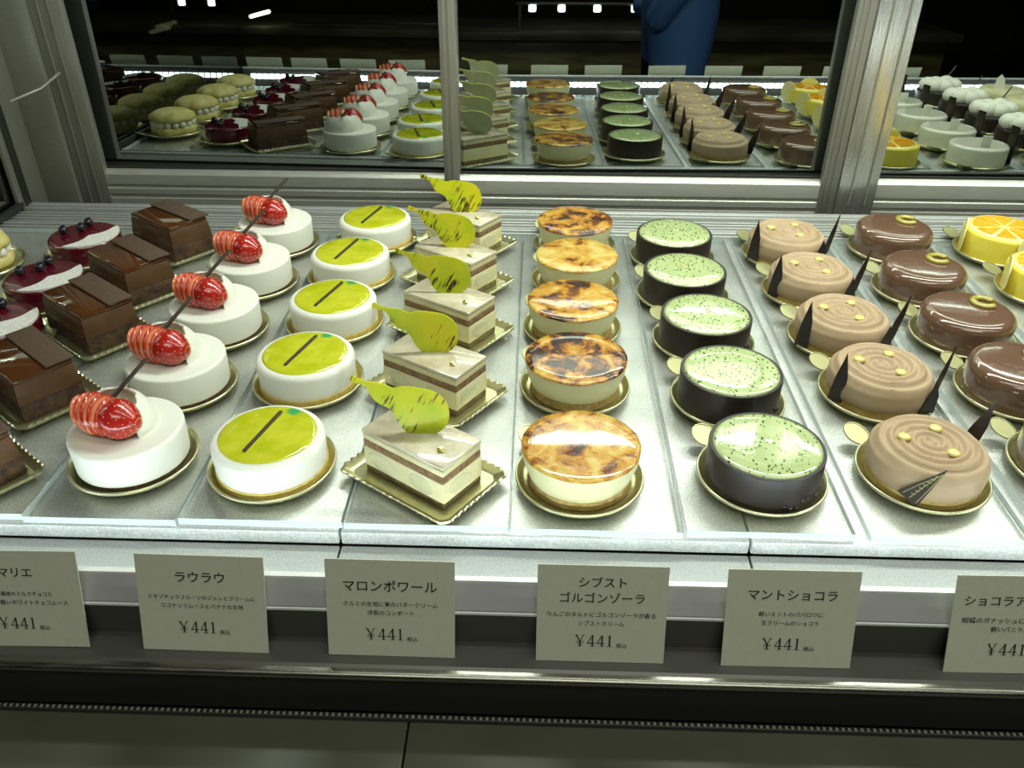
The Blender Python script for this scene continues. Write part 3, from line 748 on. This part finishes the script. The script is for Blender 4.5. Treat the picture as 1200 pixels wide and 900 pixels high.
# --- orange slice cake
def proto_orange():
    H = .0262
    body = lathe('yellow_mousse', rprof(.0372, 0, H, .003, .001, .0368), M_yellowmousse, 52)
    top = lathe('pale_glaze', [(0, H - .001), (.0345, H - .001), (.0348, H + .0002), (.034, H + .0008), (0, H + .001)], M_pith, 48, 60)
    segs = []
    for k in range(8):
        a0, a1 = 2 * PI * k / 8 + .07, 2 * PI * (k + 1) / 8 - .07; pts = [(.005 * math.cos((a0 + a1) / 2), .005 * math.sin((a0 + a1) / 2))]
        for i in range(7):
            a = a0 + (a1 - a0) * i / 6; pts.append((.0295 * math.cos(a), .0295 * math.sin(a)))
        segs.append(P('orange_segment', flat_slab('orange_segment', pts, H + .0006, H + .0018, M_orange)))
    disc = []
    for k in range(24):
        a = 2 * PI * k / 24; disc.append((.0170 * math.cos(a), .0170 + .0170 * math.sin(a)))
    d = slab('white_chocolate_disc', disc, .0012, M_paleyellow)
    r_ = math.radians
    return [P('yellow_mousse', body), P('pale_glaze', top)] + segs + [P('white_chocolate_disc', d, (-.0385, .002, .002), (0, r_(4), r_(64))), P('white_chocolate_disc', d, (.012, -.0385, .002), (r_(-8), 0, r_(18)))]
# --- chocolate slice
def proto_chocolate():
    a, b = .074, .047
    def fr(nm, z0, z1, s0, s1, m, bev=.0008): return P(nm, box(nm, a * s0, b * s0, z1 - z0, m, (0, 0, (z0 + z1) / 2), bev, s1 / s0))
    ps = [fr('crumb_base', 0, .0135, 1., .985, M_choccrumb, .0014), fr('chocolate_mousse', .0132, .0300, .985, .925, M_choccake), fr('chocolate_glaze', .0297, .0345, .93, .915, M_chocglaze, .0018)]
    pl = box('chocolate_plaque', .070, .021, .0016, M_chocplaque, (0, 0, 0), .0003)
    ps.append(P('chocolate_plaque', pl, (.001, .0125, .0358), (0, 0, 0)))
    sk = slab('side_glaze', [(-.034, 0), (.034, 0), (.031, .028), (-.031, .028)], .0012, M_choccrumb)
    return ps
# --- dark red berry cake
def proto_cassis():
    H = .0215
    body = lathe('cassis_glaze', rprof(.0345, 0, H, .004, .001, .0340), M_cassis, 52)
    pts = []
    for k in range(17):
        a = math.radians(-100 + 145 * k / 16); pts.append((.0335 * math.cos(a), .0335 * math.sin(a)))
    for k in range(15):
        a = math.radians(40 - 135 * k / 14); rr = .0335 - .0250 * math.sin(PI * (k + 1) / 16) - .0005; pts.append((rr * math.cos(a), rr * math.sin(a)))
    cr = flat_slab('sugar_crescent', pts, H - .0012, H + .0006, M_sugar)
    bm = bmesh.new(); ball_bm(bm, (0, 0, .0042), (.0045, .0045, .0042), 16, 10); lathe_bm(bm, [(.0018, .0078), (.0022, .0088), (.0013, .0086), (.0010, .0080), (.0018, .0078)], 12)
    be = from_bm(bm, 'blueberry', M_blackberry, 60)
    return [P('cassis_glaze', body), P('sugar_crescent', cr)] + [P('blueberry', be, (x, y, H), (.2 * s, .15, s)) for (x, y, s) in ((-.0205, -.001, 0), (-.0070, .0075, 1), (-.0060, .0215, -1))]
# --- choux bun
def proto_choux():
    wob = lambda t, r, z: 1 + .05 * math.sin(5 * t) * (r > .01) + .02 * math.sin(13 * t)
    lo = lathe('choux_base', rprof(.0320, 0, .0120, .005, .005), M_choux, 48, wob=wob)
    hi = lathe('choux_lid', [(0, .0175), (.028, .0175), (.0318, .0195), (.0322, .023), (.030, .0275), (.024, .0310), (.017, .0330), (.009, .0340), (0, .0342)], M_choux, 48, 60, wob=lambda t, r, z: 1 + .07 * abs(math.sin(4 * t)) * (r > .012) - .03)
    bc = []
    me = ball('cream_dot', (0, 0, 0), (.0050, .0050, .0052), M_cream, 12, 8)
    for k in range(17):
        a = 2 * PI * k / 17; bc.append(P('cream_dot', me, (.0278 * math.cos(a), .0278 * math.sin(a), .0150)))
    return [P('choux_base', lo), P('choux_lid', hi)] + bc
# --- ivory glazed, cream topped dark, finned (right of the frame, mirrored in the doors)
def proto_ivory():
    body = lathe('ivory_glaze', rprof(.0375, 0, .0262, .004, .001, .0370), M_ivory, 52)
    st = box('chocolate_strap', .014, .0022, .050, M_darkchoc, (0, 0, .025), .0005); sq = box('white_square', .012, .0015, .016, M_whitechoc, (0, 0, .008), .0003)
    return [P('ivory_glaze', body), P('chocolate_strap', st, (.0365, .0105, .001), (0, 0, math.radians(74))), P('white_square', sq, (-.002, .020, .0255), (-.2, 0, .3))]
def proto_dark():
    body = lathe('chocolate_body', rprof(.0360, 0, .0250, .003, .001, .0365), M_darkchoc, 48)
    bm = bmesh.new(); R = random.Random(3)
    for k in range(8):
        a = 2 * PI * k / 8; ball_bm(bm, (.0215 * math.cos(a), .0215 * math.sin(a), .0315 + R.uniform(-.001, .002)), (.0145, .0125, .0115), 14, 10)
    ball_bm(bm, (0, 0, .034), (.016, .016, .010), 14, 10)
    return [P('chocolate_body', body), P('whipped_cream', from_bm(bm, 'whipped_cream', M_cream, 80)), P('chocolate_stick', stick('chocolate_stick', (.01, -.012, .036), (.034, -.030, .058)))]
def proto_fin():
    body = lathe('cream_mousse', rprof(.0400, 0, .0285, .010, .001, .0395), M_pearcream, 48)
    fin = slab('white_chocolate_fin', [(-.009, 0), (.009, 0), (.006, .016), (-.001, .024), (-.006, .018)], .0012, M_whitechoc)
    return [P('cream_mousse', body), P('white_chocolate_fin', fin, (-.012, .008, .027), (0, 0, .5))]

# ================================================================== PLACING
ORD = ['frontmost of its row', 'second from the front', 'third from the front', 'fourth from the front', 'rearmost of its row']
ORDT = ['frontmost', 'second', 'third', 'fourth', 'rearmost']
DEG = math.radians
def column(name, cat, proto, spots, desc, tdesc, group, traykind='round', rz=0., trz=0., props=None, per_row=None):
    parts = proto() if proto else None
    for row, (x, y) in spots:
        ps = per_row(row) if per_row else parts
        tray(traykind, x, y, ('round gold tray with a tab' if traykind == 'round' else 'rectangular gold tray with ribbed rim') + ' under the ' + ORDT[row] + ' ' + tdesc, 'gold trays under the ' + group, trz)
        jx = DEG(random.uniform(-3, 3))
        build(name, ps, (x, y, .0014), rz + jx, desc + ', ' + ORD[row], cat, group, props(row) if props else None)
E5 = lambda l: list(enumerate(l))
column('strawberry_mousse_cake', 'cake', proto_strawberry, E5([(-.2712, .4482), (-.2720, .540), (-.2718, .629), (-.2680, .7202), (-.2685, .8113)]),
       'white round mousse cake topped with a sliced strawberry', 'strawberry mousse cake', 'strawberry mousse cakes', trz=DEG(20))
column('yellow_jelly_cake', 'cake', proto_jelly, E5([(-.1746, .444), (-.1748, .549), (-.1737, .6442), (-.1770, .7392), (-.1677, .8268)]),
       'white round cake with yellow jelly top and chocolate stick', 'yellow jelly cake', 'yellow jelly cakes')
column('pear_plaque_slice', 'cake', proto_pear, E5([(-.0714, .4368), (-.0740, .539), (-.0719, .6372), (-.0747, .7317), (-.0741, .8215)]),
       'layered beige slice carrying a yellow pear plaque', 'pear plaque slice', 'pear plaque slices', 'rect', DEG(-34), DEG(-35))
BURN = [.10, .22, .15, .0, .19]
column('burnt_caramel_tart', 'tart', proto_brulee, E5([(.0327, .4379), (.0331, .5480), (.0336, .6425), (.0400, .7355), (.0411, .8210)]),
       'round custard tart with burnt caramel top', 'burnt caramel tart', 'burnt caramel tarts', props=lambda r: {'burn': BURN[r]})
column('mint_glazed_cake', 'cake', proto_mint, E5([(.1543, .4431), (.1483, .5348), (.1441, .6233), (.1385, .709), (.1398, .7944)]),
       'round dark chocolate cake with speckled mint green top', 'mint green cake', 'mint green cakes')
column('caramel_swirl_cake', 'cake', None, E5([(.2622, .4489), (.2637, .5465), (.2602, .6308), (.2575, .7188), (.2553, .8027)]),
       'tan swirled mousse cake with chocolate shards and yellow drops', 'caramel swirl cake', 'caramel swirl cakes', per_row=proto_swirl)
column('brown_glazed_cake', 'cake', proto_glazed, E5([(.3690, .4590), (.3705, .552), (.3672, .6395), (.3635, .7275), (.3690, .8220)]),
       'glossy brown glazed round cake with yellow citrus curl', 'brown glazed cake', 'brown glazed cakes')
column('orange_slice_cake', 'cake', proto_orange, E5([(.4845, .4500), (.4833, .5423), (.4815, .6352), (.4808, .7293), (.478, .8199)]),
       'yellow round cake topped with orange segments and white discs', 'orange slice cake', 'orange slice cakes')
column('chocolate_slice', 'cake', proto_chocolate, E5([(-.3795, .4328), (-.3805, .5259), (-.3771, .6221), (-.3779, .7081), (-.3751, .8028)]),
       'rectangular chocolate slice with a matte chocolate plaque', 'chocolate slice', 'chocolate slices', 'rect', DEG(-38), DEG(-38))
column('berry_glazed_cake', 'cake', proto_cassis, E5([(-.4520, .4360), (-.4501, .5180), (-.4461, .5985), (-.4488, .6846), (-.4545, .779)]),
       'dark red glazed round cake with sugar crescent and blueberries', 'dark red berry cake', 'dark red berry cakes')
column('choux_bun', 'pastry', proto_choux, list(zip((1, 2, 3, 4), [(-.5505, .480), (-.5505, .567), (-.5505, .656), (-.5505, .747)])),
       'pale yellow choux bun filled with piped cream dots', 'choux bun', 'choux buns')
column('ivory_glazed_cake', 'cake', proto_ivory, E5([(.598, .452), (.597, .545), (.596, .638), (.596, .730), (.596, .822)]),
       'ivory glazed round cake with a dark chocolate strap', 'ivory glazed cake', 'ivory glazed cakes')
column('cream_topped_cake', 'cake', proto_dark, E5([(.705, .45), (.705, .543), (.705, .636), (.705, .729), (.705, .820)]),
       'dark chocolate round cake under white whipped cream', 'cream topped dark cake', 'cream topped dark cakes')
column('finned_cream_cake', 'cake', proto_fin, list(zip((0, 1, 2, 3), [(.815, .45), (.815, .543), (.815, .636), (.815, .729)])),
       'pale cream domed cake with a white chocolate fin', 'finned cream cake', 'finned cream cakes')

# ================================================================== PRICE CARDS
def text_mesh(s, width, m):
    c = bpy.data.curves.new('lettering', 'FONT'); c.body = s; c.align_x = 'CENTER'; c.align_y = 'CENTER'; c.size = .01; c.offset = .00010; c.resolution_u = 3
    o = bpy.data.objects.new('lettering', c); COL.objects.link(o)
    bpy.context.view_layer.update()
    me = bpy.data.meshes.new_from_object(o.evaluated_get(bpy.context.evaluated_depsgraph_get()))
    bpy.data.objects.remove(o); bpy.data.curves.remove(c)
    xs = [v.co.x for v in me.vertices]; ys = [v.co.y for v in me.vertices]
    k = width / (max(xs) - min(xs)); cx = (max(xs) + min(xs)) / 2; cy = (max(ys) + min(ys)) / 2
    for v in me.vertices: v.co = ((v.co.x - cx) * k, (v.co.y - cy) * k, 0)
    me.materials.clear(); me.materials.append(m); return me
def price_mesh(width):
    bm = bmesh.new()
    def q(ox, pts): bm.faces.new([bm.verts.new((ox + x, y, 0)) for x, y in pts])
    def r(ox, x0, y0, x1, y1): q(ox, [(x0, y0), (x1, y0), (x1, y1), (x0, y1)])
    def four(o):
        q(o, [(0, .25), (.08, .30), (.46, .94), (.46, 1.0), (.40, 1.0)]); r(o, 0, .25, .64, .33); r(o, .37, .0, .49, 1.0); r(o, .24, 0, .61, .045)
    def one(o): r(o, .17, 0, .30, 1.0); q(o, [(.03, .85), (.17, .90), (.30, 1.0), (.20, .985)]); r(o, .02, 0, .45, .045)
    def yen(o):
        q(o, [(.0, 1.), (.14, 1.), (.44, .45), (.33, .45)]); q(o, [(.60, 1.), (.67, 1.), (.42, .45), (.36, .45)]); r(o, .325, 0, .445, .48); r(o, .1, .40, .67, .45); r(o, .1, .25, .67, .30)
        r(o, -.04, .96, .24, 1.); r(o, .50, .96, .78, 1.); r(o, .20, 0, .57, .045)
    yen(0); four(.92); four(1.66); one(2.44)
    k = width / 2.9
    for v in bm.verts: v.co = ((v.co.x - 1.43) * k, (v.co.y - .5) * k, 0)
    return from_bm(bm, 'price', M_ink, smooth=False)
CW, CHT = .0690, .0578
me_card = box('price_card', CW, .0007, CHT, M_card, (0, 0, CHT / 2))
me_price = price_mesh(44 / 151 * CW); me_tax = None
PX = CW / 151.
def card(x, rot, lines, label, py=.765):
    o = link('price_card', me_card, None, (x, .3020, -.0158), (-math.atan2(.0170, .0555), 0, 0)); o.rotation_euler = (-math.atan2(.0170, .0555), rot, 0)
    tag(o, label, 'price card', 'price cards along the front rail')
    global me_tax
    if lines:
        if me_tax is None: me_tax = text_mesh('税込', 12.5 * PX, M_ink)
        for (s, wpx, fy) in lines:
            link('lettering', text_mesh(s, wpx * PX, M_ink), o, (0, -.0006, CHT * (1 - fy)), (PI / 2, 0, 0))
        link('price', me_price, o, (-8 * PX, -.0006, CHT * (1 - py)), (PI / 2, 0, 0))
        link('tax_note', me_tax, o, (25 * PX, -.0006, CHT * (1 - py - .045)), (PI / 2, 0, 0))
    return o
card(-.2747, DEG(-1.0), [('マリエ', 40, .22), ('いちご風味のミルクチョコと', 80, .44), ('クリームに軽いホワイトチョコムース', 116, .53)], 'price card naming the strawberry mousse cakes, leftmost card', .75)
card(-.1757, DEG(.6), [('ラウラウ', 58, .22), ('エキゾチックフルーツのジュレとクリームに', 127, .43), ('ココナッツムースとバナナの生地', 98, .52)], 'price card reading RAURAU in katakana, below the yellow jelly cakes', .745)
card(-.0735, DEG(.2), [('マロンポワール', 110, .26), ('クルミの生地に栗のバタークリーム', 111, .45), ('洋梨のコンポート', 55, .54)], 'price card below the pear plaque slices')
card(.0395, DEG(0), [('シブスト', 55, .165), ('ゴルゴンゾーラ', 98, .325), ('りんごのタルトにゴルゴンゾーラが香る', 126, .50), ('シブストクリーム', 54, .59)], 'price card with a two line name below the burnt caramel tarts', .775)
card(.1395, DEG(-.3), [('マントショコラ', 102, .25), ('軽いミントのババロワに', 74, .445), ('生クリームのショコラ', 66, .535)], 'price card below the mint green cakes', .755)
card(.2583, DEG(-.8), [('ショコラアグリュム', 127, .25), ('柑橘のガナッシュにミルクチョコと', 127, .45), ('軽いバニラムース', 58, .54)], 'price card at the right edge, below the caramel swirl cakes', .75)
for x, nm in ((-.370, 'chocolate slices'), (-.465, 'dark red berry cakes'), (-.552, 'choux buns'), (.363, 'brown glazed cakes'), (.472, 'orange slice cakes'), (.583, 'ivory glazed cakes'), (.693, 'cream topped dark cakes')):
    card(x, 0, None, 'blank pale price card in front of the ' + nm)
